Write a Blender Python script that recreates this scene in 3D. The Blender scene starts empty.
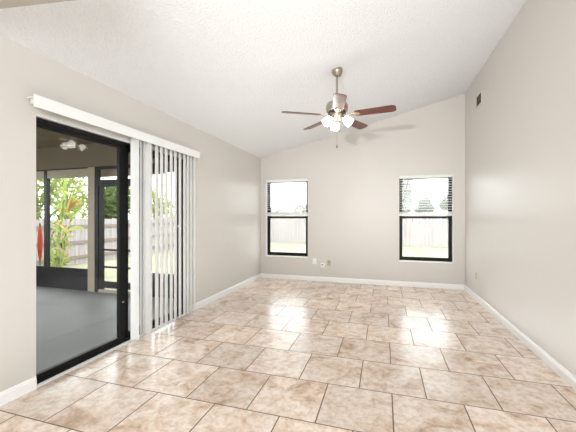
import bpy, bmesh, math, random
from mathutils import Vector, Matrix
random.seed(7)
S = bpy.context.scene
C = S.collection
R = math.radians

# ------------------------------------------------------------------ camera, world, sun, lamps, exposure
H = 1.25
YAW = 0.2961383
cam_d = bpy.data.cameras.new('camera')
cam_d.sensor_width = 36.0
cam_d.lens = 36.0 * 313.97 / 576.0
cam_d.shift_y = 1.09 / 576.0
cam_d.clip_start = 0.02
cam = bpy.data.objects.new('camera', cam_d)
cam.location = (0, 0, H)
cam.rotation_euler = (R(90), 0, YAW)
C.objects.link(cam)
S.camera = cam
S.view_settings.view_transform = 'Standard'
S.view_settings.look = 'None'
S.view_settings.gamma = 1.0
S.view_settings.use_curve_mapping = False
S.view_settings.exposure = 0.05

world = bpy.data.worlds.new('sky')
S.world = world
world.use_nodes = True
wn = world.node_tree
bg = wn.nodes['Background']
bg.inputs[0].default_value = (0.93, 0.96, 1.0, 1)
bg.inputs[1].default_value = 5.5


def lamp(name, kind, loc, target, energy, color=(1, 1, 1), **kw):
    d = bpy.data.lights.new(name, kind)
    d.energy = energy
    d.color = color
    for k, v in kw.items():
        setattr(d, k, v)
    o = bpy.data.objects.new(name, d)
    o.location = loc
    o.rotation_euler = (Vector(target) - Vector(loc)).to_track_quat('-Z', 'Y').to_euler()
    C.objects.link(o)
    return o


# hazy sun over the house, onto the yard
lamp('sun', 'SUN', (0, -4, 10), (-1.5, 1.2, 0), 1.0, (1.0, 0.96, 0.9), angle=R(6))
# the photographer's flash, just behind and left of the camera
lamp('flash', 'SPOT', (-0.573, -0.814, 1.589), (0.0, 6.0, 2.5), 390, (1.0, 0.98, 0.96),
     spot_size=R(62), spot_blend=1.0, shadow_soft_size=0.022)
# added fill lamp behind the camera, in place of light from the house
lamp('rear_fill', 'AREA', (0.8, -1.3, 2.0), (-2.0, 2.4, 0.8), 150, (0.93, 0.975, 1.0),
     shape='RECTANGLE', size=3.0, size_y=0.9)
# added fill lamp just above the floor, shining up at the ceiling
lamp('uplight_fill', 'AREA', (-0.3, 2.6, 0.03), (-0.3, 2.6, 3.0), 36, (0.90, 0.965, 1.0),
     shape='RECTANGLE', size=3.0, size_y=4.6)

# ------------------------------------------------------------------ materials


def mat(name, color=(.8, .8, .8), rough=.5, metal=0.0, spec=.5, emit=None, estr=0.0):
    m = bpy.data.materials.new(name)
    m.use_nodes = True
    b = m.node_tree.nodes['Principled BSDF']
    b.inputs['Base Color'].default_value = (*color, 1)
    b.inputs['Roughness'].default_value = rough
    b.inputs['Metallic'].default_value = metal
    b.inputs['Specular IOR Level'].default_value = spec
    if emit:
        b.inputs['Emission Color'].default_value = (*emit, 1)
        b.inputs['Emission Strength'].default_value = estr
    return m


def N(m, t, **kw):
    n = m.node_tree.nodes.new(t)
    for k, v in kw.items():
        if k in n.inputs:
            n.inputs[k].default_value = v
        else:
            setattr(n, k, v)
    return n


def L(m, a, b):
    m.node_tree.links.new(a, b)


def P(m):
    return m.node_tree.nodes['Principled BSDF']


def bumped(m, scale, strength, dist=.01, detail=3.0, voronoi=False):
    tc = N(m, 'ShaderNodeTexCoord')
    nz = N(m, 'ShaderNodeTexVoronoi' if voronoi else 'ShaderNodeTexNoise')
    nz.inputs['Scale'].default_value = scale
    if not voronoi:
        nz.inputs['Detail'].default_value = detail
    L(m, tc.outputs['Object'], nz.inputs['Vector'])
    bp = N(m, 'ShaderNodeBump')
    bp.inputs['Strength'].default_value = strength
    bp.inputs['Distance'].default_value = dist
    L(m, nz.outputs[0], bp.inputs['Height'])
    L(m, bp.outputs[0], P(m).inputs['Normal'])
    return m


def mottled(m, c1, c2, scale, lo=.35, hi=.65, detail=4.0, stretch=(1, 1, 1)):
    tc = N(m, 'ShaderNodeTexCoord')
    mp = N(m, 'ShaderNodeMapping')
    mp.inputs['Scale'].default_value = stretch
    nz = N(m, 'ShaderNodeTexNoise')
    nz.inputs['Scale'].default_value = scale
    nz.inputs['Detail'].default_value = detail
    cr = N(m, 'ShaderNodeValToRGB')
    cr.color_ramp.elements[0].position = lo
    cr.color_ramp.elements[0].color = (*c1, 1)
    cr.color_ramp.elements[1].position = hi
    cr.color_ramp.elements[1].color = (*c2, 1)
    L(m, tc.outputs['Object'], mp.inputs['Vector'])
    L(m, mp.outputs[0], nz.inputs['Vector'])
    L(m, nz.outputs[0], cr.inputs[0])
    L(m, cr.outputs[0], P(m).inputs['Base Color'])
    return m


def glass_mat(name, tint=(.97, .985, .98)):
    m = bpy.data.materials.new(name)
    m.use_nodes = True
    nt = m.node_tree
    nt.nodes.remove(nt.nodes['Principled BSDF'])
    out = nt.nodes['Material Output']
    tr = N(m, 'ShaderNodeBsdfTransparent')
    tr.inputs[0].default_value = (*tint, 1)
    gl = N(m, 'ShaderNodeBsdfGlossy')
    gl.inputs['Roughness'].default_value = 0.0
    fr = N(m, 'ShaderNodeFresnel')
    ge = N(m, 'ShaderNodeNewGeometry')
    ir = N(m, 'ShaderNodeMapRange')          # same reflectance on both faces of the pane
    ir.inputs['To Min'].default_value = 1.23
    ir.inputs['To Max'].default_value = 1 / 1.23
    L(m, ge.outputs['Backfacing'], ir.inputs['Value'])
    L(m, ir.outputs[0], fr.inputs[0])
    mx = N(m, 'ShaderNodeMixShader')
    L(m, fr.outputs[0], mx.inputs[0])
    L(m, tr.outputs[0], mx.inputs[1])
    L(m, gl.outputs[0], mx.inputs[2])
    L(m, mx.outputs[0], out.inputs[0])
    return m


def haze_mat(name, color, fac):
    m = bpy.data.materials.new(name)
    m.use_nodes = True
    nt = m.node_tree
    nt.nodes.remove(nt.nodes['Principled BSDF'])
    out = nt.nodes['Material Output']
    tr = N(m, 'ShaderNodeBsdfTransparent')
    df = N(m, 'ShaderNodeBsdfDiffuse')
    df.inputs[0].default_value = (*color, 1)
    tl = N(m, 'ShaderNodeBsdfTranslucent')
    tl.inputs[0].default_value = (*color, 1)
    ad = N(m, 'ShaderNodeMixShader')
    ad.inputs[0].default_value = .5
    mx = N(m, 'ShaderNodeMixShader')
    mx.inputs[0].default_value = fac
    L(m, df.outputs[0], ad.inputs[1])
    L(m, tl.outputs[0], ad.inputs[2])
    L(m, tr.outputs[0], mx.inputs[1])
    L(m, ad.outputs[0], mx.inputs[2])
    L(m, mx.outputs[0], out.inputs[0])
    return m


def leaf_mat(name, c1, c2, scale=3.0, trans=.35):
    m = mat(name, c1, .6, spec=.25)
    mottled(m, c1, c2, scale, .3, .7)
    nt = m.node_tree
    tl = N(m, 'ShaderNodeBsdfTranslucent')
    tl.inputs[0].default_value = (*[min(1, a * 1.15) for a in c2], 1)
    mx = N(m, 'ShaderNodeMixShader')
    mx.inputs[0].default_value = trans
    out = nt.nodes['Material Output']
    L(m, P(m).outputs[0], mx.inputs[1])
    L(m, tl.outputs[0], mx.inputs[2])
    L(m, mx.outputs[0], out.inputs[0])
    return m


def floor_mat():
    m = mat('travertine_tile', (.6, .5, .4), .3)
    tc = N(m, 'ShaderNodeTexCoord')
    mp = N(m, 'ShaderNodeMapping')
    mp.inputs['Location'].default_value = (.3995, -2.342, 0)
    L(m, tc.outputs['Object'], mp.inputs['Vector'])
    br = N(m, 'ShaderNodeTexBrick')
    br.offset = .5
    br.offset_frequency = 2
    br.squash = 1.0
    br.inputs['Color1'].default_value = (0, 0, 0, 1)
    br.inputs['Color2'].default_value = (1, 1, 1, 1)
    br.inputs['Mortar'].default_value = (.5, .5, .5, 1)
    br.inputs['Scale'].default_value = 1.0
    br.inputs['Mortar Size'].default_value = .0043
    br.inputs['Mortar Smooth'].default_value = .1
    br.inputs['Brick Width'].default_value = .4547
    br.inputs['Row Height'].default_value = .472
    L(m, mp.outputs[0], br.inputs['Vector'])
    # each tile gets its own patch of stone
    sh = N(m, 'ShaderNodeVectorMath', operation='SCALE')
    sh.inputs['Scale'].default_value = 37.0
    L(m, br.outputs['Color'], sh.inputs[0])
    ad = N(m, 'ShaderNodeVectorMath', operation='ADD')
    L(m, tc.outputs['Object'], ad.inputs[0])
    L(m, sh.outputs[0], ad.inputs[1])
    n1 = N(m, 'ShaderNodeTexNoise')
    n1.inputs['Scale'].default_value = 4.6
    n1.inputs['Detail'].default_value = 9
    n1.inputs['Roughness'].default_value = .62
    n1.inputs['Distortion'].default_value = .8
    L(m, ad.outputs[0], n1.inputs['Vector'])
    cr = N(m, 'ShaderNodeValToRGB')
    e = cr.color_ramp.elements
    e[0].position = .30
    e[0].color = (.54, .37, .25, 1)
    e[1].position = .66
    e[1].color = (.93, .825, .74, 1)
    k = e.new(.42)
    k.color = (.79, .62, .49, 1)
    k = e.new(.52)
    k.color = (.885, .755, .65, 1)
    L(m, n1.outputs[0], cr.inputs[0])
    n2 = N(m, 'ShaderNodeTexNoise')
    n2.inputs['Scale'].default_value = 21
    n2.inputs['Detail'].default_value = 8
    n2.inputs['Distortion'].default_value = .5
    n2.inputs['Roughness'].default_value = .7
    L(m, ad.outputs[0], n2.inputs['Vector'])
    c2 = N(m, 'ShaderNodeValToRGB')
    c2.color_ramp.elements[0].position = .38
    c2.color_ramp.elements[0].color = (.62, .52, .43, 1)
    c2.color_ramp.elements[1].position = .56
    c2.color_ramp.elements[1].color = (1.0, 1.0, 1.0, 1)
    L(m, n2.outputs[0], c2.inputs[0])
    mu = N(m, 'ShaderNodeMix', data_type='RGBA', blend_type='MULTIPLY')
    mu.inputs[0].default_value = .55
    L(m, cr.outputs[0], mu.inputs[6])
    L(m, c2.outputs[0], mu.inputs[7])
    tv = N(m, 'ShaderNodeMapRange')          # tiles differ a little in tone
    tv.inputs['To Min'].default_value = .86
    tv.inputs['To Max'].default_value = 1.06
    L(m, br.outputs['Color'], tv.inputs['Value'])
    tm = N(m, 'ShaderNodeVectorMath', operation='SCALE')
    L(m, mu.outputs[2], tm.inputs[0])
    L(m, tv.outputs[0], tm.inputs['Scale'])
    gm = N(m, 'ShaderNodeMix', data_type='RGBA')
    L(m, br.outputs['Fac'], gm.inputs[0])
    L(m, tm.outputs[0], gm.inputs[6])
    gm.inputs[7].default_value = (.16, .095, .055, 1)
    L(m, gm.outputs[2], P(m).inputs['Base Color'])
    # satin glaze, dull grout
    rg = N(m, 'ShaderNodeMapRange')
    rg.inputs['To Min'].default_value = .25
    rg.inputs['To Max'].default_value = .8
    L(m, br.outputs['Fac'], rg.inputs['Value'])
    L(m, rg.outputs[0], P(m).inputs['Roughness'])
    P(m).inputs['Specular IOR Level'].default_value = .7
    inv = N(m, 'ShaderNodeMath', operation='MULTIPLY')
    inv.inputs[1].default_value = -1.0
    L(m, br.outputs['Fac'], inv.inputs[0])
    b1 = N(m, 'ShaderNodeBump')
    b1.inputs['Strength'].default_value = .5
    b1.inputs['Distance'].default_value = .003
    L(m, inv.outputs[0], b1.inputs['Height'])
    b2 = N(m, 'ShaderNodeBump')
    b2.inputs['Strength'].default_value = .12
    b2.inputs['Distance'].default_value = .004
    L(m, n2.outputs[0], b2.inputs['Height'])
    L(m, b1.outputs[0], b2.inputs['Normal'])
    L(m, b2.outputs[0], P(m).inputs['Normal'])
    return m


M = {}
M['wall'] = bumped(mat('beige_wall_paint', (.66, .628, .587), .38, spec=.5), 90, .08, .004)
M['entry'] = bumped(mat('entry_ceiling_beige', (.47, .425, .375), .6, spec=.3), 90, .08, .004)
M['ceiling'] = bumped(mat('white_popcorn_ceiling', (.84, .845, .85), .9, spec=.1), 60, .75, .02, 4)
M['floor'] = floor_mat()
M['trim'] = mat('white_trim_paint', (.95, .95, .945), .35)
M['black_metal'] = mat('black_aluminium', (.006, .006, .006), .4, spec=.2)
M['dark_metal'] = mat('dark_bronze_aluminium', (.008, .008, .008), .45, spec=.2)
M['glass'] = glass_mat('clear_glass')
M['vinyl'] = leaf_mat('white_vinyl', (.90, .90, .88), (.90, .90, .88), 1, .15)
M['blind'] = mat('white_blind', (.88, .88, .86), .45)
M['nickel'] = mat('brushed_nickel', (.45, .395, .33), .27, 1.0)
M['brass'] = mat('warm_nickel', (.70, .60, .47), .25, 1.0)
M['dark_ring'] = mat('dark_motor_band', (.05, .04, .035), .4, .6)
M['wood'] = mottled(mat('cherry_wood', (.1, .03, .02), .32, spec=.55), (.055, .014, .008), (.16, .045, .024), 9, .35, .65, 4, (1, 9, 9))
M['shade'] = mat('frosted_glass_shade', (.95, .95, .93), .4, emit=(1, .97, .92), estr=16.0)
M['plate'] = mat('white_plate', (.86, .85, .83), .35)
M['tan'] = mat('tan_plate', (.50, .42, .31), .4)
M['beige_plate'] = mat('beige_plate', (.56, .49, .40), .4)
M['dark'] = mat('dark_slot', (.03, .03, .03), .6)
M['grille'] = mat('brown_grille', (.14, .12, .10), .5)
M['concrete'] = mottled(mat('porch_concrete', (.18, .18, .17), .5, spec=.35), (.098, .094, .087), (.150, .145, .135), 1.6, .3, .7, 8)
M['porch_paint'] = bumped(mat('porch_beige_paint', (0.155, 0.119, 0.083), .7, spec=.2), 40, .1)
M['post'] = mat('porch_post_paint', (.30, .25, .18), .6)
M['grass'] = mottled(mat('lawn_grass', (0.264, 0.297, 0.132), .9, spec=.1), (0.190, 0.188, 0.105), (0.300, 0.284, 0.212), 1.2, .3, .7, 8)
M['fence'] = mottled(mat('weathered_fence', (.3, .28, .26), .8, spec=.1), (.255, .225, .215), (.345, .315, .305), 3.0, .32, .62, 5, (5, 5, .25))
M['rail'] = mat('fence_rail_wood', (0.181, 0.140, 0.120), .8)
M['bark'] = mottled(mat('bark', (0.198, 0.145, 0.112), .9), (0.132, 0.092, 0.066), (0.277, 0.224, 0.185), 8)
M['leaf_a'] = leaf_mat('leaf_mid_green', (0.017, 0.033, 0.008), (0.139, 0.191, 0.053))
M['leaf_b'] = leaf_mat('leaf_yellow_green', (0.103, 0.155, 0.026), (0.395, 0.446, 0.146))
M['leaf_m'] = leaf_mat('leaf_bright_green', (.05, .08, .015), (.23, .28, .08))
M['leaf_c'] = leaf_mat('leaf_dark_green', (0.020, 0.053, 0.013), (0.132, 0.224, 0.053))
M['leaf_d'] = leaf_mat('leaf_glare_pale', (0.235, 0.255, 0.228), (0.335, 0.350, 0.318))  # glare and haze over the far foliage are put into this colour
M['leaf_y'] = leaf_mat('leaf_golden', (0.412, 0.206, 0.064), (0.523, 0.396, 0.127), 6)
M['stem'] = leaf_mat('green_stalk', (0.205, 0.291, 0.060), (0.343, 0.429, 0.129), 4, .15)
M['dry'] = leaf_mat('dry_leaf', (0.238, 0.158, 0.079), (0.436, 0.332, 0.190), 6)
M['orange'] = mat('orange_red_paint', (.24, .024, .005), .45, spec=.3)
M['roof'] = mat('grey_roof', (0.277, 0.277, 0.284), .8)
M['stucco'] = mat('pale_stucco', (0.475, 0.462, 0.436), .8)
M['win_haze'] = haze_mat('window_haze', (.9, .9, .88), .05)  # thin veil added to the windows for a washed-out haze

# ------------------------------------------------------------------ mesh helpers


class MB:
    def __init__(self):
        self.b = bmesh.new()

    def box(self, x0, x1, y0, y1, z0, z1, bevel=0.0, rot=None, piv=None):
        t = bmesh.new()
        bmesh.ops.create_cube(t, size=1.0)
        for v in t.verts:
            v.co = Vector(((x0 + x1) / 2 + v.co.x * (x1 - x0), (y0 + y1) / 2 + v.co.y * (y1 - y0), (z0 + z1) / 2 + v.co.z * (z1 - z0)))
        if bevel:
            bmesh.ops.bevel(t, geom=t.edges[:], offset=bevel, segments=2, affect='EDGES', profile=.6)
        if rot is not None:
            bmesh.ops.rotate(t, verts=t.verts[:], cent=piv or (0, 0, 0), matrix=rot)
        self.add(t)
        return self

    def add(self, t):
        me = bpy.data.meshes.new('tmp')
        t.to_mesh(me)
        t.free()
        self.b.from_mesh(me)
        bpy.data.meshes.remove(me)

    def poly(self, pts):
        vs = [self.b.verts.new(p) for p in pts]
        self.b.faces.new(vs)
        return self

    def prism(self, pts, off):
        """closed outline PTS (3-D, planar) pushed by vector OFF"""
        off = Vector(off)
        a = [self.b.verts.new(p) for p in pts]
        c = [self.b.verts.new(Vector(p) + off) for p in pts]
        n = len(pts)
        self.b.faces.new(a)
        self.b.faces.new(c[::-1])
        for i in range(n):
            self.b.faces.new((a[i], c[i], c[(i + 1) % n], a[(i + 1) % n]))
        return self

    def lathe(self, prof, n=32, mx=None, cap=True):
        """prof: list of (r, z)"""
        mx = mx or Matrix.Identity(4)
        rings = []
        for r, z in prof:
            rings.append([self.b.verts.new(mx @ Vector((r * math.cos(2 * math.pi * k / n), r * math.sin(2 * math.pi * k / n), z))) for k in range(n)])
        for a, c in zip(rings, rings[1:]):
            for k in range(n):
                self.b.faces.new((a[k], a[(k + 1) % n], c[(k + 1) % n], c[k]))
        if cap:
            self.b.faces.new(rings[0][::-1])
            self.b.faces.new(rings[-1])
        return self

    def tube(self, pts, r, n=10):
        pts = [Vector(p) for p in pts]
        rr = r if isinstance(r, (list, tuple)) else [r] * len(pts)
        rings = []
        for i, p in enumerate(pts):
            d = (pts[min(i + 1, len(pts) - 1)] - pts[max(i - 1, 0)]).normalized()
            u = d.orthogonal().normalized() if i == 0 else (u - d * u.dot(d)).normalized()
            w = d.cross(u)
            rings.append([self.b.verts.new(p + rr[i] * (math.cos(2 * math.pi * k / n) * u + math.sin(2 * math.pi * k / n) * w)) for k in range(n)])
        for a, c in zip(rings, rings[1:]):
            for k in range(n):
                self.b.faces.new((a[k], a[(k + 1) % n], c[(k + 1) % n], c[k]))
        self.b.faces.new(rings[0][::-1])
        self.b.faces.new(rings[-1])
        return self

    def build(self, name, m, parent=None, smooth=False, loc=None, recalc=True):
        if recalc:
            bmesh.ops.recalc_face_normals(self.b, faces=self.b.faces[:])
        if loc is not None:
            bmesh.ops.translate(self.b, verts=self.b.verts[:], vec=-Vector(loc))
        me = bpy.data.meshes.new(name)
        self.b.to_mesh(me)
        self.b.free()
        me.materials.append(m)
        if smooth:
            for p in me.polygons:
                p.use_smooth = True
            if smooth == 'auto':
                me.set_sharp_from_angle(angle=R(40))
        o = bpy.data.objects.new(name, me)
        C.objects.link(o)
        if loc is not None:
            o.location = loc
        if parent:
            o.parent = parent
            if loc is None:          # shape given in world space: undo the parent's place
                o.matrix_parent_inverse = Matrix.Identity(4)
                o.location = -Vector(parent.location) if tuple(parent.rotation_euler) == (0, 0, 0) else (0, 0, 0)
        return o


def tag(o, label=None, cat=None, group=None, kind=None):
    for k, v in (('label', label), ('category', cat), ('group', group), ('kind', kind)):
        if v:
            o[k] = v
    return o


def empty(name, loc=(0, 0, 0)):
    o = bpy.data.objects.new(name, None)
    o.empty_display_size = .05
    o.location = loc
    C.objects.link(o)
    return o


def struct(o):
    o['kind'] = 'structure'
    return o


# ------------------------------------------------------------------ the room
XL, XR, YF, YB = -2.434, 1.335, 6.045, -3.0
ZL, ZR = 2.456, 3.372
SL = (ZR - ZL) / (XR - XL)


def zc(x):
    return ZL + SL * (x - XL)


T = .15
DY0, DY1, DZ = 1.66, 3.50, 2.0
struct(MB().box(XL - .03, XR + T, YB - T, YF + T, -.08, 0).build('floor', M['floor']))
# sloped ceiling slab
MB_c = MB().prism([(XL - T, YB - T, zc(XL - T)), (XR + T, YB - T, zc(XR + T)), (XR + T, YB - T, zc(XR + T) + .1), (XL - T, YB - T, zc(XL - T) + .1)], (0, YF - YB + 2 * T, 0))
struct(MB_c.build('ceiling', M['ceiling']))
# left wall with the patio door opening
w = MB()
ztop = zc(XL) + .02
LIP = .034          # the drywall lip that hides the edge of the door frame
w.box(XL - LIP, XL, YB, DY0, 0, ztop)
w.box(XL - T, XL - LIP, YB, DY0 - .07, 0, ztop)
w.box(XL - T, XL, DY1, YF, 0, ztop)
w.box(XL - LIP, XL, DY0, DY1, DZ, ztop)
w.box(XL - T, XL - LIP, DY0 - .07, DY1, DZ, ztop)
struct(w.build('wall_left', M['wall']))
struct(MB().box(XR, XR + T, YB, YF, 0, zc(XR) + .02).build('wall_right', M['wall']))
# far wall with two window openings
W1 = (-2.317, -1.431, .46, 2.015)
W2 = (.264, 1.152, .46, 2.0)
w = MB()
xs = [XL - T, W1[0], W1[1], W2[0], W2[1], XR + T]


def farpiece(x0, x1, z0=None, z1=None):
    if z1 is None:
        z0a = z0 or 0
        w.prism([(x0, YF, z0a), (x1, YF, z0a), (x1, YF, zc(x1) + .02), (x0, YF, zc(x0) + .02)], (0, T, 0))
    else:
        w.box(x0, x1, YF, YF + T, z0, z1)


farpiece(XL - T, W1[0])
farpiece(W1[1], W2[0])
farpiece(W2[1], XR + T)
for q in (W1, W2):
    farpiece(q[0], q[1], 0, q[2])
    farpiece(q[0], q[1], q[3])
struct(w.build('wall_far', M['wall']))
w = MB()
w.prism([(XL - T, YB, 0), (XR + T, YB, 0), (XR + T, YB, zc(XR + T)), (XL - T, YB, zc(XL - T))], (0, -T, 0))
struct(w.build('wall_back', M['wall']))
# flat low ceiling over the entry beside the camera, with its riser
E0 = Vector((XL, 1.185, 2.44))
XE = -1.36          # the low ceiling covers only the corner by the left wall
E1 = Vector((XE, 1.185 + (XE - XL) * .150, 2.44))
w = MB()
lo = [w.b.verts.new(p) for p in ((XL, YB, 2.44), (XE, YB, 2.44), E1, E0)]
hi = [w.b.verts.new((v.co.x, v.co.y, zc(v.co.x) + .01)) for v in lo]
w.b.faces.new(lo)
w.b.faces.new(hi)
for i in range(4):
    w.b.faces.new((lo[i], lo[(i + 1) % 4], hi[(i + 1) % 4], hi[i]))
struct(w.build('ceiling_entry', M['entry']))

# baseboards


def baseboard(name, a, b, nrm):
    a, b, n = Vector(a), Vector(b), Vector(nrm)
    t, h = .014, .088
    prof = [(0, 0), (t, 0), (t, h - .022), (t * .75, h - .016), (t * .7, h - .004), (t * .45, h), (0, h)]
    o = MB().prism([a + n * u + Vector((0, 0, v)) for u, v in prof], b - a).build(name, M['trim'])
    return struct(o)


baseboard('baseboard_left', (XL, YB, 0), (XL, DY0 - .005, 0), (1, 0, 0))
baseboard('baseboard_left_far', (XL, DY1 + .005, 0), (XL, YF, 0), (1, 0, 0))
baseboard('baseboard_far', (XL + .014, YF, 0), (XR - .014, YF, 0), (0, -1, 0))
baseboard('baseboard_right', (XR, YB, 0), (XR, YF, 0), (-1, 0, 0))

# ------------------------------------------------------------------ windows


def window(n, q):
    x0, x1, z0, z1 = q
    root = struct(empty('window_%d' % n, ((x0 + x1) / 2, YF, z0)))
    yf0, yf1 = YF + .075, YF + .125
    ft = .040
    f = MB()
    f.box(x0, x0 + ft, yf0, yf1, z0, z1)
    f.box(x1 - ft, x1, yf0, yf1, z0, z1)
    f.box(x0 + ft, x1 - ft, yf0, yf1, z1 - ft, z1)
    f.box(x0 + ft, x1 - ft, yf0, yf1, z0, z0 + ft)
    f.build('window_frame', M['black_metal'], root)
    zm = 1.245
    s = MB()
    a, b = x0 + ft, x1 - ft
    st = .022
    s.box(a, a + st, yf0 + .002, yf0 + .024, z0 + ft, zm + .02)
    s.box(b - st, b, yf0 + .002, yf0 + .024, z0 + ft, zm + .02)
    s.box(a + st, b - st, yf0 + .002, yf0 + .024, zm - .02, zm + .02)
    s.box(a + st, b - st, yf0 + .002, yf0 + .024, z0 + ft, z0 + ft + .028)
    low = s.build('lower_sash', M['black_metal'], root)
    MB().box(a + st, b - st, yf0 + .011, yf0 + .015, z0 + ft + .028, zm - .02).build('pane', M['glass'], low).location = -root.location
    s = MB()
    s.box(a, a + st, yf0 + .026, yf0 + .046, zm - .02, z1 - ft)
    s.box(b - st, b, yf0 + .026, yf0 + .046, zm - .02, z1 - ft)
    s.box(a + st, b - st, yf0 + .026, yf0 + .046, zm - .02, zm + .015)
    s.box(a + st, b - st, yf0 + .026, yf0 + .046, z1 - ft - .02, z1 - ft)
    up = s.build('upper_sash', M['black_metal'], root)
    MB().box(a + st, b - st, yf0 + .034, yf0 + .038, zm + .015, z1 - ft - .02).build('pane', M['glass'], up).location = -root.location
    for sash in (low, up):
        for ch in sash.children:
            ch.location = (0, 0, 0)
    # white return of the opening and its sill
    MB().box(x0 + .001, x1 - .001, YF - .012, yf0, z0 - .016, z0 + .004, .003).build('window_sill', M['trim'], root)
    j = MB()
    j.box(x0, x0 + .004, YF, yf0, z0, z1)
    j.box(x1 - .004, x1, YF, yf0, z0, z1)
    j.box(x0, x1, YF, yf0, z1 - .004, z1)
    j.build('window_return', M['trim'], root)
    MB().box(x0 + ft, x1 - ft, yf1 - .004, yf1 - .003, z0 + ft, z1 - ft).build('haze_sheet', M['win_haze'], root)  # sheet added to haze the view outside
    return root


window(1, W1)
window(2, W2)


def blind(q, label):
    x0, x1, z0, z1 = q
    x0 += .008
    x1 -= .008
    root = empty('window_blind', ((x0 + x1) / 2, YF + .032, z1))
    tag(root, label, 'blind', 'raised white slat blinds')
    MB().box(x0, x1, YF + .004, YF + .060, z1 - .052, z1 - .006, .003).build('head_rail', M['blind'], root)
    zb = 1.275
    s = MB()
    z = z1 - .085
    while z > zb + .095:
        s.box(x0 + .003, x1 - .003, YF + .010, YF + .058, z - .0014, z + .0014, 0,
              Matrix.Rotation(R(-7), 3, 'X'), ((x0 + x1) / 2, YF + .034, z))
        z -= .044
    s.build('slats', M['blind'], root)
    s = MB()
    z = zb + .026
    while z < zb + .072:
        s.box(x0 + .003, x1 - .003, YF + .009, YF + .059, z - .0014, z + .0014)
        z += .0042
    s.build('gathered_slats', M['blind'], root)
    MB().box(x0 - .004, x1 + .004, YF + .006, YF + .062, zb, zb + .024, .003).build('bottom_rail', M['blind'], root)
    for f in (.14, .86):
        xx = x0 + (x1 - x0) * f
        MB().tube([(xx, YF + .009, z1 - .05), (xx, YF + .009, zb + .02)], .0011, 6).build('lift_cord', M['blind'], root)
    return root


blind(W1, 'white slat blind pulled half up in the left far window by the corner')
blind(W2, 'white slat blind pulled half up in the right far window')

# ------------------------------------------------------------------ patio sliding door
door = struct(empty('door_1', (XL - .08, (DY0 + DY1) / 2, 0)))
fx0, fx1 = XL - .135, XL - .035
f = MB()
DYA = DY0 - .068
f.box(fx0, fx1, DYA, DYA + .03, 0, DZ - .008)
f.box(fx0, fx1, DY1 - .03, DY1, 0, DZ - .008)
f.box(fx0, fx1, DYA + .03, DY1 - .03, DZ - .040, DZ - .008)
f.build('door_frame', M['black_metal'], door)
f = MB()
f.box(fx0, fx1, DYA + .03, DY1 - .03, 0, .022)
f.box(XL - .085, XL - .079, DYA + .03, DY1 - .03, .022, .034)
f.build('door_track', M['black_metal'], door)
MB().box(XL - .034, XL + .004, DY0, DY1, 0, .006, .002).build('threshold', M['trim'], door)
f = MB()
f.box(XL - .034, XL, DY0, DY1, DZ - .004, DZ)
f.build('door_return', M['trim'], door)


def panel(name, xc, y0, y1, sl, sr):
    z0, z1 = .022, DZ - .040
    g = MB()
    g.box(xc - .016, xc + .016, y0, y0 + sl, z0, z1)
    g.box(xc - .016, xc + .016, y1 - sr, y1, z0, z1)
    g.box(xc - .016, xc + .016, y0 + sl, y1 - sr, z1 - .038, z1)
    g.box(xc - .016, xc + .016, y0 + sl, y1 - sr, z0, z0 + .048)
    p = g.build(name, M['black_metal'], door)
    MB().box(xc - .003, xc + .003, y0 + sl, y1 - sr, z0 + .048, z1 - .038).build('glass_pane', M['glass'], p).location = (0, 0, 0)
    return p


pa = panel('sliding_panel', XL - .060, DYA + .032, 2.535, .045, .075)
pb = panel('fixed_panel', XL - .105, 2.545, DY1 - .028, .075, .045)
hd = MB().box(XL - .089, XL - .078, DY1 - .071, DY1 - .030, 1.12, 1.15, .003).build('latch', M['plate'], pb)
hd.location = (0, 0, 0)
hd2 = MB().box(XL - .0445, XL - .038, 2.49, 2.515, .40, .415, .002).build('roller_screw', M['nickel'], pa)
hd2.location = (0, 0, 0)

# ------------------------------------------------------------------ vertical blind
vb = empty('vertical_blind', (XL, 2.6, 0))
tag(vb, 'white vertical vane blind with valance over the sliding patio door', 'blind')
v = MB()
v.box(-2.338, -2.328, 1.575, 3.640, 2.022, 2.110, .003)
v.box(XL, -2.338, 3.630, 3.640, 2.022, 2.110)
v.box(XL, -2.338, 1.600, 3.630, 2.098, 2.108)
v.build('valance', M['blind'], vb)
MB().box(-2.405, -2.362, 1.60, 3.625, 2.055, 2.092, .003).build('head_rail', M['vinyl'], vb)
for yy in (1.63, 2.35, 3.05, 3.58):
    MB().box(XL, -2.40, yy - .015, yy + .015, 2.085, 2.095).build('bracket', M['nickel'], vb)
XV = -2.380


def vane(y, ang, dx=0.0):
    """hanging vane; ang turns it: 0 = square to the wall"""
    g = MB()
    a = R(ang)
    n = 8
    hw = .0445
    pts_f, pts_b = [], []
    for i in range(n + 1):
        s = -1 + 2 * i / n
        c = .006 * (1 - s * s)
        u = Vector((math.cos(a), math.sin(a), 0)) * (s * hw)
        nn = Vector((-math.sin(a), math.cos(a), 0))
        pts_f.append(u + nn * (c + .0006))
        pts_b.append(u + nn * (c - .0006))
    outl = pts_f + pts_b[::-1]
    g.prism([p + Vector((XV + dx, y, .022)) for p in outl], (0, 0, 2.022))
    o = g.build('vane', M['vinyl'], vb, smooth='auto')
    h = MB().box(XV + dx - .006, XV + dx + .006, y - .003, y + .003, 2.040, 2.060).build('hanger', M['vinyl'], o)
    h.location = (0, 0, 0)
    return o


for y, a in ((2.555, 14), (2.600, -60), (2.640, -60), (2.680, -50), (2.715, 10), (2.785, -64)):
    vane(y, a)
for y in (2.872, 2.952, 3.029, 3.118, 3.195, 3.282, 3.372, 3.452, 3.520, 3.590):
    vane(y, -74)

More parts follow.
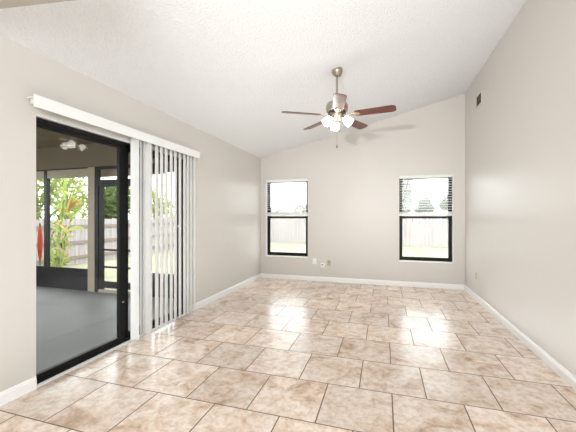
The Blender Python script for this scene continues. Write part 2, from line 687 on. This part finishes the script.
# ------------------------------------------------------------------ ceiling fan
FX, FY = -.51, 3.58
fz = zc(FX)
fan = empty('ceiling_fan', (FX, FY, fz))
tag(fan, 'nickel ceiling fan with five dark cherry blades and three lit frosted shades', 'ceiling fan')
FM = Matrix.Translation((FX, FY, 0))
tilt = Matrix.Translation((FX, FY, fz)) @ Matrix.Rotation(-math.atan(SL), 4, 'Y')
MB().lathe([(.062, .0), (.064, -.012), (.060, -.030), (.046, -.055), (.030, -.072), (.016, -.080)], 32, tilt).build('canopy', M['nickel'], fan, smooth='auto')
MB().lathe([(.0125, 2.56), (.0125, fz - .05)], 20, FM).build('downrod', M['nickel'], fan, smooth='auto')
MB().lathe([(.020, 2.610), (.034, 2.600), (.036, 2.575), (.070, 2.560), (.108, 2.545), (.122, 2.520), (.125, 2.480), (.118, 2.455), (.100, 2.446), (.060, 2.444)], 40, FM).build('motor_housing', M['nickel'], fan, smooth='auto')
MB().lathe([(.095, 2.447), (.100, 2.440), (.098, 2.422), (.070, 2.418)], 40, FM).build('motor_band', M['dark_ring'], fan, smooth='auto')
MB().lathe([(.062, 2.420), (.060, 2.395), (.050, 2.375), (.046, 2.350), (.034, 2.335), (.015, 2.325), (.010, 2.312)], 32, FM).build('light_fitter', M['brass'], fan, smooth='auto')

RC, RF = Vector((math.cos(YAW), math.sin(YAW), 0)), Vector((-math.sin(YAW), math.cos(YAW), 0))
base_ang = YAW
for ph in (48, 120, 192, 264, 336):
    ang = base_ang + R(ph)
    mx = Matrix.Translation((FX, FY, 2.402)) @ Matrix.Rotation(ang, 4, 'Z') @ Matrix.Rotation(R(-12), 4, 'X')
    g = MB()
    out = []
    x0, x1 = .205, .640
    w0, w1 = .054, .066
    out += [(x0, -w0), (x0 + .02, -w0 - .002)]
    out += [(x1 - .04, -w1), (x1 - .012, -w1 + .012), (x1, -w1 + .035)]
    out += [(x1, w1 - .035), (x1 - .012, w1 - .012), (x1 - .04, w1)]
    out += [(x0 + .02, w0 + .002), (x0, w0)]
    g.prism([mx @ Vector((a, b, -.003)) for a, b in out], mx.to_3x3() @ Vector((0, 0, .006)))
    bl = g.build('blade', M['wood'], fan)
    g = MB()
    arm = [(.085, -.016), (.150, -.011), (.185, -.030), (.235, -.034), (.262, -.012), (.262, .012), (.235, .034), (.185, .030), (.150, .011), (.085, .016)]
    g.prism([mx @ Vector((a, b, -.0085)) for a, b in arm], mx.to_3x3() @ Vector((0, 0, .005)))
    for a, b in ((.212, -.020), (.212, .020), (.248, 0)):
        g.lathe([(.006, -.0115), (.006, -.0085)], 10, mx @ Matrix.Translation((a, b, 0)))
    ir = g.build('blade_iron', M['brass'], bl)
    ir.location = (0, 0, 0)
for ph in (90, 210, 330):
    ang = base_ang + R(ph)
    d = Vector((math.cos(ang), math.sin(ang), 0))
    c0 = Vector((FX, FY, 2.372))
    g = MB()
    g.tube([c0 + d * .035, c0 + d * .065 + Vector((0, 0, .006)), c0 + d * .085 + Vector((0, 0, -.006))], .009, 10)
    arm = g.build('lamp_arm', M['brass'], fan, smooth='auto')
    ax = (d * .72 + Vector((0, 0, -1)) * .70).normalized()
    q = Vector((0, 0, 1)).rotation_difference(ax).to_matrix().to_4x4()
    mx = Matrix.Translation(c0 + d * .078 + Vector((0, 0, .002))) @ q
    s = MB().lathe([(.018, -.004), (.024, .004), (.024, .020), (.014, .022)], 20, mx).build('socket_cup', M['brass'], arm, smooth='auto')
    s.location = (0, 0, 0)
    pr = [(.020, .016), (.034, .028), (.045, .048), (.051, .072), (.053, .096), (.056, .116), (.0535, .116), (.050, .094), (.048, .072), (.042, .050), (.030, .030), (.016, .019)]
    MB().lathe([(q * .9, z * .92) for q, z in pr], 32, mx).build('lamp_shade', M['shade'], fan, smooth='auto')
ch = MB().tube([(FX, FY, 2.315), (FX + .001, FY, 2.07)], .0018, 6).build('pull_chain', M['nickel'], fan)
kn = MB().lathe([(.002, 2.072), (.006, 2.062), (.0075, 2.045), (.004, 2.034)], 12, FM).build('pull_knob', M['dark_ring'], ch, smooth='auto')
kn.location = (0, 0, 0)
for o in fan.children:
    if o.name.startswith('lamp_shade'):
        pass

# ------------------------------------------------------------------ plates and vent


def plate_far(name, x, z, wdt, hgt, m, label, cat, style):
    root = empty(name, (x, YF, z))
    tag(root, label, cat)
    MB().box(x - wdt / 2, x + wdt / 2, YF - .006, YF, z - hgt / 2, z + hgt / 2, .002).build('cover_plate', m, root)
    if style == 'duplex':
        for s in (-1, 1):
            rc = MB().box(x - .016, x + .016, YF - .0085, YF - .005, z + s * .024 - .014, z + s * .024 + .014, .002).build('receptacle', m, root)
            sl = MB().box(x - .0075, x - .0055, YF - .0092, YF - .008, z + s * .024 - .004, z + s * .024 + .006)
            sl.box(x + .0055, x + .0075, YF - .0092, YF - .008, z + s * .024 - .004, z + s * .024 + .006)
            o = sl.build('slot', M['dark'], rc)
            o.location = (0, 0, 0)
    return root


r1 = plate_far('wall_outlet', -1.300, .385, .072, .116, M['plate'], 'white double outlet plate low on far wall right of the left window', 'outlet', 'duplex')
# plug-in box lower, beside it
r2 = empty('cable_box', (-1.135, YF, .315))
tag(r2, 'small white jack box with dark socket, lowest on the far wall', 'jack')
MB().box(-1.172, -1.098, YF - .028, YF, .272, .358, .006).build('housing', M['plate'], r2)
MB().lathe([(.013, 0), (.013, .004), (.009, .005)], 16, Matrix.Translation((-1.140, YF - .027, .328)) @ Matrix.Rotation(R(90), 4, 'X')).build('socket', M['dark'], r2)
r3 = plate_far('jack_plate', -1.015, .365, .070, .112, M['tan'], 'tan wall plate low on the far wall, rightmost of the three', 'wall plate', '')
MB().lathe([(.011, 0), (.011, .005), (.006, .010), (.006, .013)], 16, Matrix.Translation((-1.015, YF - .005, .375)) @ Matrix.Rotation(R(90), 4, 'X')).build('jack', M['grille'], r3)

r4 = empty('wall_outlet', (XR, 5.365, .36))
tag(r4, 'beige outlet plate low on right wall near the far corner', 'outlet')
MB().box(XR - .006, XR, 5.33, 5.40, .303, .417, .002).build('cover_plate', M['beige_plate'], r4)
for s in (-1, 1):
    rc = MB().box(XR - .0085, XR - .005, 5.349, 5.381, .36 + s * .024 - .014, .36 + s * .024 + .014, .002).build('receptacle', M['tan'], r4)
    o = MB().box(XR - .0092, XR - .008, 5.357, 5.359, .36 + s * .024 - .004, .36 + s * .024 + .006).box(XR - .0092, XR - .008, 5.371, 5.373, .36 + s * .024 - .004, .36 + s * .024 + .006).build('slot', M['dark'], rc)
    o.location = (0, 0, 0)

vt = empty('air_vent', (XR, 5.2, 2.96))
tag(vt, 'small dark louvred air vent high on the right wall', 'air vent')
y0, y1, z0, z1 = 5.075, 5.325, 2.885, 3.04
g = MB()
g.box(XR - .010, XR, y0 - .012, y0 + .006, z0 - .012, z1 + .012)
g.box(XR - .010, XR, y1 - .006, y1 + .012, z0 - .012, z1 + .012)
g.box(XR - .010, XR, y0 + .006, y1 - .006, z1 - .006, z1 + .012)
g.box(XR - .010, XR, y0 + .006, y1 - .006, z0 - .012, z0 + .006)
g.build('vent_frame', M['wall'], vt)
MB().box(XR - .002, XR, y0 + .006, y1 - .006, z0 + .006, z1 - .006).build('backing', M['dark'], vt)
n = 7
for i in range(n):
    zz = z0 + (i + .5) * (z1 - z0) / n
    MB().box(XR - .009, XR - .003, y0 + .006, y1 - .006, zz - .005, zz + .004, 0, Matrix.Rotation(R(25), 3, 'Y'), (XR - .006, 0, zz)).build('louvre', M['grille'], vt)

# ------------------------------------------------------------------ screened porch
PX0, PY1, PZ = -6.6, 4.15, 2.50
XO = XL - T
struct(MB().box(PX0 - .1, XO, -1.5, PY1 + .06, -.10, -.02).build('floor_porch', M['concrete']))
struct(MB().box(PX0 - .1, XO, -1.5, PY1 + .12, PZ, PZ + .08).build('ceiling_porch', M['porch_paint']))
w = MB()
w.box(PX0, XO, PY1, PY1 + .09, 2.10, PZ)          # fascia over the screens
struct(w.build('wall_porch_end', M['porch_paint']))
struct(MB().box(PX0, -4.85, PY1 + .005, PY1 + .085, 1.95, 2.085).build('trim_1', M['post']))
struct(MB().box(-4.85, -4.70, PY1 - .01, PY1 + .10, -.02, 2.10).build('trim_2', M['post']))
struct(MB().box(PX0, XO, PY1 - .006, PY1, 2.085, 2.105).build('trim_3', M['dark_metal']))
struct(MB().box(-5.15, -3.55, PY1 + .25, PY1 + .37, 1.978, 2.40).build('trim_5', M['post']))   # eave board outside
# kick plates and screen frame
w = MB()
w.box(PX0, -4.85, PY1 + .01, PY1 + .05, -.02, .355)
w.box(-3.60, XO, PY1 + .01, PY1 + .05, -.02, .355)
w.box(-5.89, -5.815, PY1 + .0, PY1 + .06, .355, 2.085)
w.box(-3.60, XO, PY1 + .01, PY1 + .05, 1.955, 2.10)
struct(w.build('trim_4', M['dark_metal']))
# screen door with transom
d2 = struct(empty('door_2', (-4.2, PY1 + .03, 0)))
f = MB()
f.box(-4.70, -4.63, PY1 - .005, PY1 + .055, -.02, 2.085)
f.box(-3.78, -3.60, PY1 - .005, PY1 + .055, -.02, 2.085)
f.box(-4.63, -3.78, PY1 - .005, PY1 + .055, 2.055, 2.085)
f.box(-4.63, -3.78, PY1 - .005, PY1 + .055, 1.79, 1.88)
f.build('door_frame', M['dark_metal'], d2)
f = MB()
f.box(-4.625, -4.535, PY1 + .005, PY1 + .04, .03, 1.79)
f.box(-3.87, -3.78, PY1 + .005, PY1 + .04, .03, 1.79)
f.box(-4.535, -3.87, PY1 + .005, PY1 + .04, 1.76, 1.79)
f.box(-4.535, -3.87, PY1 + .005, PY1 + .04, .685, .715)
f.box(-4.535, -3.87, PY1 + .005, PY1 + .04, .395, .425)
f.box(-4.535, -3.87, PY1 + .005, PY1 + .04, .06, .17)
f.build('screen_door', M['dark_metal'], d2)
MB().box(-4.62, -3.78, PY1 - .012, PY1 + .04, -.02, .03).build('threshold', M['post'], d2)
# outer side of the porch: beams, posts and kick plate along the yard
w = MB()
w.box(PX0 - .05, PX0, -1.5, PY1 + .09, 2.10, PZ)
w.box(PX0 - .05, PX0, -1.5, PY1 + .09, -.02, .355)
for yy in (-1.4, .5, 2.4, PY1):
    w.box(PX0 - .06, PX0 + .02, yy - .04, yy + .04, -.02, 2.10)
struct(w.build('wall_porch_side', M['dark_metal']))

# ------------------------------------------------------------------ yard
GZ = -.15
struct(MB().box(-60, 40, PY1 + .09, 70, GZ - .3, GZ).box(-60, PX0 - .1, -30, PY1 + .09, GZ - .3, GZ).build('ground_lawn', M['grass']))


def fence(name, a, b, ztop, label, rails=(), inside=1):
    """board fence from a to b (xy)"""
    a, b = Vector((*a, 0)), Vector((*b, 0))
    d = (b - a)
    ln = d.length
    d.normalize()
    nn = Vector((d.y, -d.x, 0)) * inside
    root = empty(name, (a.x, a.y, GZ))
    tag(root, label, 'fence')
    g = MB()
    nb = int(ln / .145)
    for i in range(nb):
        s = a + d * (i * .145)
        t = random.uniform(-.015, .015)
        o = nn * random.uniform(-.002, .002)
        pts = [s + o + Vector((0, 0, GZ)), s + o + d * .138 + Vector((0, 0, GZ)), s + o + d * .138 + Vector((0, 0, ztop + t - .03)),
               s + o + d * .110 + Vector((0, 0, ztop + t)), s + o + d * .028 + Vector((0, 0, ztop + t)), s + o + Vector((0, 0, ztop + t - .03))]
        g.prism(pts, nn * .018)
    g.build('board_panel', M['fence'], root)
    for rz in rails:
        s = a + nn * .020
        MB().prism([s + Vector((0, 0, rz)), s + nn * .04 + Vector((0, 0, rz)), s + nn * .04 + Vector((0, 0, rz + .085)), s + Vector((0, 0, rz + .085))], d * ln).build('fence_rail', M['rail'], root)
    k = 0.0
    while k < ln:
        s = a + d * k - nn * .09
        MB().box(s.x - .045, s.x + .045, s.y - .045, s.y + .045, GZ, ztop - .05).build('fence_post', M['rail'], root)
        k += 2.4
    return root


fence('wooden_fence', (-8.75, 15.6), (-8.75, 1.0), 1.20, 'pale wooden fence with cross rails seen beyond the screened porch', (.02, .46, .93), -1)
fence('wooden_fence', (-8.6, 16.3), (9.0, 15.9), 1.36, 'pale wooden board fence seen through the two far windows', (), 1)


def leaf_blob(mb, c, rad, n, size, squash=1.0):
    for _ in range(n):
        while True:
            p = Vector((random.uniform(-1, 1), random.uniform(-1, 1), random.uniform(-1, 1)))
            if .15 < p.length < 1:
                break
        p = p * (p.length ** -.35)
        if p.length > 1:
            p.normalize()
        q = Vector(c) + Vector((p.x * rad, p.y * rad, p.z * rad * squash))
        u = Vector((random.gauss(0, 1), random.gauss(0, 1), random.gauss(0, 1))).normalized()
        w_ = u.orthogonal().normalized()
        s = size * random.uniform(.6, 1.3)
        v0 = q - u * s
        v1 = q + w_ * s * .35
        v2 = q + u * s
        v3 = q - w_ * s * .35
        mb.poly([v0, v1, v2, v3])


def tree(x, y, h, blobs, m, label, cat='tree', name='yard_tree', lsize=.10, trunk=True, group=None):
    root = empty(name, (x, y, GZ))
    tag(root, label, cat, group)
    g = MB()
    for (dx, dy, z, r, n, sq) in blobs:
        leaf_blob(g, (x + dx, y + dy, z), r, n, lsize, sq)
    g.build('foliage', m, root, recalc=False)
    if trunk:
        t = MB()
        t.tube([(x, y, GZ), (x + .03, y, h * .4), (x - .02, y + .02, h * .75)], [.10, .08, .04], 8)
        for k in range(5):
            a = random.uniform(0, 6.28)
            t.tube([(x, y, h * .4), (x + math.cos(a) * h * .12, y + math.sin(a) * h * .12, h * .62), (x + math.cos(a) * h * .2, y + math.sin(a) * h * .2, h * .78)], [.04, .025, .012], 6)
        t.build('trunk', M['bark'], root, smooth='auto')
    return root


# trees beyond the side fence
tree(-11.2, 10.75, 3.0, [(0, 0, 1.9, .85, 1500, 1), (-.3, .6, 2.35, .6, 800, 1), (.2, -.35, 1.6, .5, 700, 1)], M['leaf_a'], 'dense green tree over the fence behind the porch screen door')
tree(-11.3, 8.75, 3.6, [(0, 0, 2.2, .7, 650, 1.3), (-.1, -.3, 3.0, .7, 420, 1), (.2, .3, 1.5, .6, 420, 1)], M['leaf_b'], 'light yellow-green tree beyond the fence behind the leafy stalks')
tree(-12.2, 14.5, 3.4, [(0, 0, 1.9, .85, 900, 1.1), (-.3, -.5, 2.6, .6, 420, 1), (.4, .6, 1.5, .6, 420, 1)], M['leaf_b'], 'green tree beyond the fence seen between the vertical vanes')
tree(-10.5, 7.15, 3.2, [(0, 0, 2.2, .6, 480, 1.2), (0, -.3, 1.4, .5, 350, 1)], M['leaf_m'], 'green tree beyond fence at left edge of the porch screens')
# trees and shrubs beyond the far fence
tree(1.3, 23.2, 5.2, [(0, 0, 3.6, .62, 900, 1.7), (.05, 0, 2.2, .7, 1000, 1.2)], M['leaf_d'], 'tall loose pale tree at the left edge of the right far window', lsize=.12)
for k, (x, y, h, r) in enumerate(((2.38, 20.9, 2.5, .53), (3.86, 20.8, 2.75, .58))):
    tree(x, y, h, [(0, 0, h - r, r * .8, 700, 1.0), (-r * .55, 0, h - r * 1.35, r * .6, 450, .9), (r * .5, .1, h - r * 1.3, r * .65, 450, .9), (r * .25, 0, h - r * .5, r * .4, 200, 1.1)], M['leaf_d'],
         ('pale rounded shrub over the fence, left of the two in the right window', 'pale rounded shrub over the fence at right edge of the right window')[k],
         'shrub', 'rounded_shrub', .11, True, 'shrubs beyond the far fence')
tree(-7.2, 20.0, 2.2, [(-.2, 0, 1.5, .6, 260, .8), (.5, 0, 1.3, .5, 200, .8)], M['leaf_d'], 'low pale bush over the fence at left in the left far window', 'shrub', 'low_shrub', .10)


def palm(x, y, h, label):
    root = empty('palm_tree', (x, y, GZ))
    tag(root, label, 'palm')
    MB().tube([(x, y, GZ), (x + .05, y, h * .5), (x, y, h)], [.13, .10, .09], 10).build('trunk', M['bark'], root, smooth='auto')
    for k in range(13):
        a = k * 2.4
        el = random.uniform(.1, .9)
        g = MB()
        prev = None
        d = Vector((math.cos(a), math.sin(a), 0))
        side = Vector((-d.y, d.x, 0))
        for i in range(9):
            t = i / 8
            p = Vector((x, y, h)) + d * (1.0 * t) + Vector((0, 0, el * t - 1.1 * t * t))
            wv = .14 * math.sin(math.pi * min(1, t * .9 + .1))
            cur = (p + side * wv - Vector((0, 0, wv * .5)), p, p - side * wv - Vector((0, 0, wv * .5)))
            if prev:
                g.poly([prev[0], cur[0], cur[1], prev[1]])
                g.poly([prev[1], cur[1], cur[2], prev[2]])
            prev = cur
        g.build('frond', M['leaf_d'], root, smooth=True, recalc=False)
    return root


palm(-5.2, 20.5, 2.0, 'pale drooping palm over the fence in the left far window')
# neighbour's roof over the fence
hs = empty('neighbour_house', (-6.6, 27, GZ))
tag(hs, 'distant pale house with grey roof beyond the fence in left window', 'house')
MB().box(-9.2, -5.6, 26.0, 31.0, GZ, 1.45).build('house_wall', M['stucco'], hs)
MB().prism([(-9.6, 25.6, 1.45), (-5.2, 25.6, 1.45), (-6.2, 25.6, 1.95), (-8.6, 25.6, 1.95)], (0, 6, 0)).build('roof', M['roof'], hs)

# big leafy plant outside the porch screen
bx, by = -6.35, 5.15
pl = empty('tropical_plant', (bx, by, GZ))
tag(pl, 'tall tropical plant with green stalks and golden leaf outside the porch screen', 'plant')


def stalk(pts, r0, r1):
    pts = [V((pts[0].x, pts[0].y, GZ - .02))] + list(pts)      # rooted in the lawn
    n = len(pts)
    return MB().tube(pts, [r0 + (r1 - r0) * i / (n - 1) for i in range(n)], 8).build('stalk', M['stem'], pl, smooth='auto')


def broad_leaf(p0, p1, sag, wid, m, up=Vector((0, 0, 1)), name='leaf'):
    p0, p1 = Vector(p0), Vector(p1)
    d = (p1 - p0)
    side = d.cross(up).normalized()
    g = MB()
    prev = None
    n = 12
    for i in range(n + 1):
        t = i / n
        p = p0 + d * t + Vector((0, 0, sag * math.sin(math.pi * t) - sag * .6 * t * t))
        wv = wid * (math.sin(math.pi * (t ** .75)) ** .8) + .004
        lift = up * wv * .35
        cur = (p + side * wv + lift, p, p - side * wv + lift)
        if prev:
            g.poly([prev[0], cur[0], cur[1], prev[1]])
            g.poly([prev[1], cur[1], cur[2], prev[2]])
        prev = cur
    return g.build(name, m, pl, smooth=True, recalc=False)


V = Vector


def at(px, py, Y):
    """the point of the plane y = Y seen at picture point (px, py)"""
    d0 = (px - 288) / 313.97
    wx, wy = d0 * math.cos(YAW) - math.sin(YAW), d0 * math.sin(YAW) + math.cos(YAW)
    t = Y / wy
    return V((wx * t, Y, H + (217.09 - py) / 313.97 * t))


UP = V((.2, -.8, .55)).normalized()
stalk([at(57, 268, 5.2), at(58, 246, 5.2), at(61, 222, 5.2), at(64.5, 200, 5.2), at(66, 172, 5.2)], .035, .028)
stalk([at(54, 266, 5.1), at(50, 240, 5.1), at(47, 222, 5.1), at(52, 214, 5.1), at(59, 208, 5.1), at(65, 199, 5.1)], .02, .03)
stalk([at(62, 268, 5.15), at(64, 240, 5.15), at(70, 222, 5.15), at(76, 211, 5.15), at(85, 202, 5.15)], .022, .014)
stalk([at(60, 268, 5.25), at(60, 238, 5.25), at(62, 212, 5.25), at(63, 190, 5.25)], .018, .012)
for k in range(9):              # the golden fan of narrow leaves
    t = k / 8
    q0 = at(66 + 4 * t, 215 - 4 * t, 5.12 + .02 * k)
    q1 = at(72 + 14 * t, 194 + 9 * t + random.uniform(-2, 2), 5.10 + .02 * k)
    broad_leaf(q0, q1, .03, random.uniform(.022, .034), M['leaf_y'] if k not in (2, 6) else M['leaf_b'], UP)
broad_leaf(at(71, 218, 5.1), at(86, 203, 5.1), -.04, .03, M['stem'], UP)
broad_leaf(at(63, 236, 5.1), at(71, 222, 5.1), .02, .022, M['leaf_y'], UP)
broad_leaf(at(68, 235, 5.1), at(59, 223, 5.1), .02, .02, M['leaf_y'], UP)
broad_leaf(at(66, 232, 5.3), at(86, 228, 5.3), .05, .045, M['leaf_b'], UP)
for k in range(46):             # narrow arching leaflets along the stalks
    t = random.random()
    q0 = at(57 + 8 * t + random.uniform(-4, 4), 246 - 66 * t, random.uniform(5.05, 5.35))
    q1 = q0 + V((random.uniform(-.34, .34), random.uniform(-.15, .15), random.uniform(-.18, .22)))
    broad_leaf(q0, q1, random.uniform(.03, .10), random.uniform(.012, .026), random.choice([M['leaf_b'], M['leaf_b'], M['stem'], M['leaf_a'], M['leaf_y']]), UP)
for k in range(34):
    q0 = at(random.uniform(54, 68), random.uniform(240, 268), random.uniform(5.0, 5.35))
    q1 = q0 + V((random.uniform(-.36, .42), random.uniform(-.15, .15), random.uniform(.05, .36)))
    broad_leaf(q0, q1, random.uniform(.03, .12), random.uniform(.008, .018), random.choice([M['leaf_b'], M['leaf_a'], M['dry'], M['dry'], M['stem']]), UP)

# low bushes along the side fence
tree(-7.75, 5.75, .6, [(0, 0, .18, .28, 260, .9)], M['leaf_b'], 'low bushy yellow-green shrub at foot of the tropical plant', 'shrub', 'low_shrub', .07, False)
tree(-8.15, 5.0, 1.2, [(0, 0, .6, .42, 350, 1.1)], M['leaf_a'], 'green shrub behind the orange-red board outside the porch', 'shrub', 'low_shrub', .08, False)

# orange-red upright board outside the porch
ob = empty('upright_board', (-7.6, 5.27, GZ))
tag(ob, 'narrow orange-red tapered board standing upright outside leftmost porch screen', 'board')
g = MB()
prof = []
for i in range(15):
    t = i / 14
    prof.append((max(.006, .052 * math.sin(math.pi * (.05 + .90 * t)) ** .7), .27 + .86 * t))
BM = Matrix.Translation((-7.6, 5.27, -.04))
g.lathe(prof, 16, BM)
g.build('board_body', M['orange'], ob, smooth='auto')
MB().lathe([(.022, 1.08), (.024, 1.11), (.010, 1.15)], 12, BM).build('tip', M['dark'], ob, smooth='auto')
MB().lathe([(.010, GZ - .02), (.010, .29)], 10, BM).build('stake', M['dark'], ob, smooth='auto')
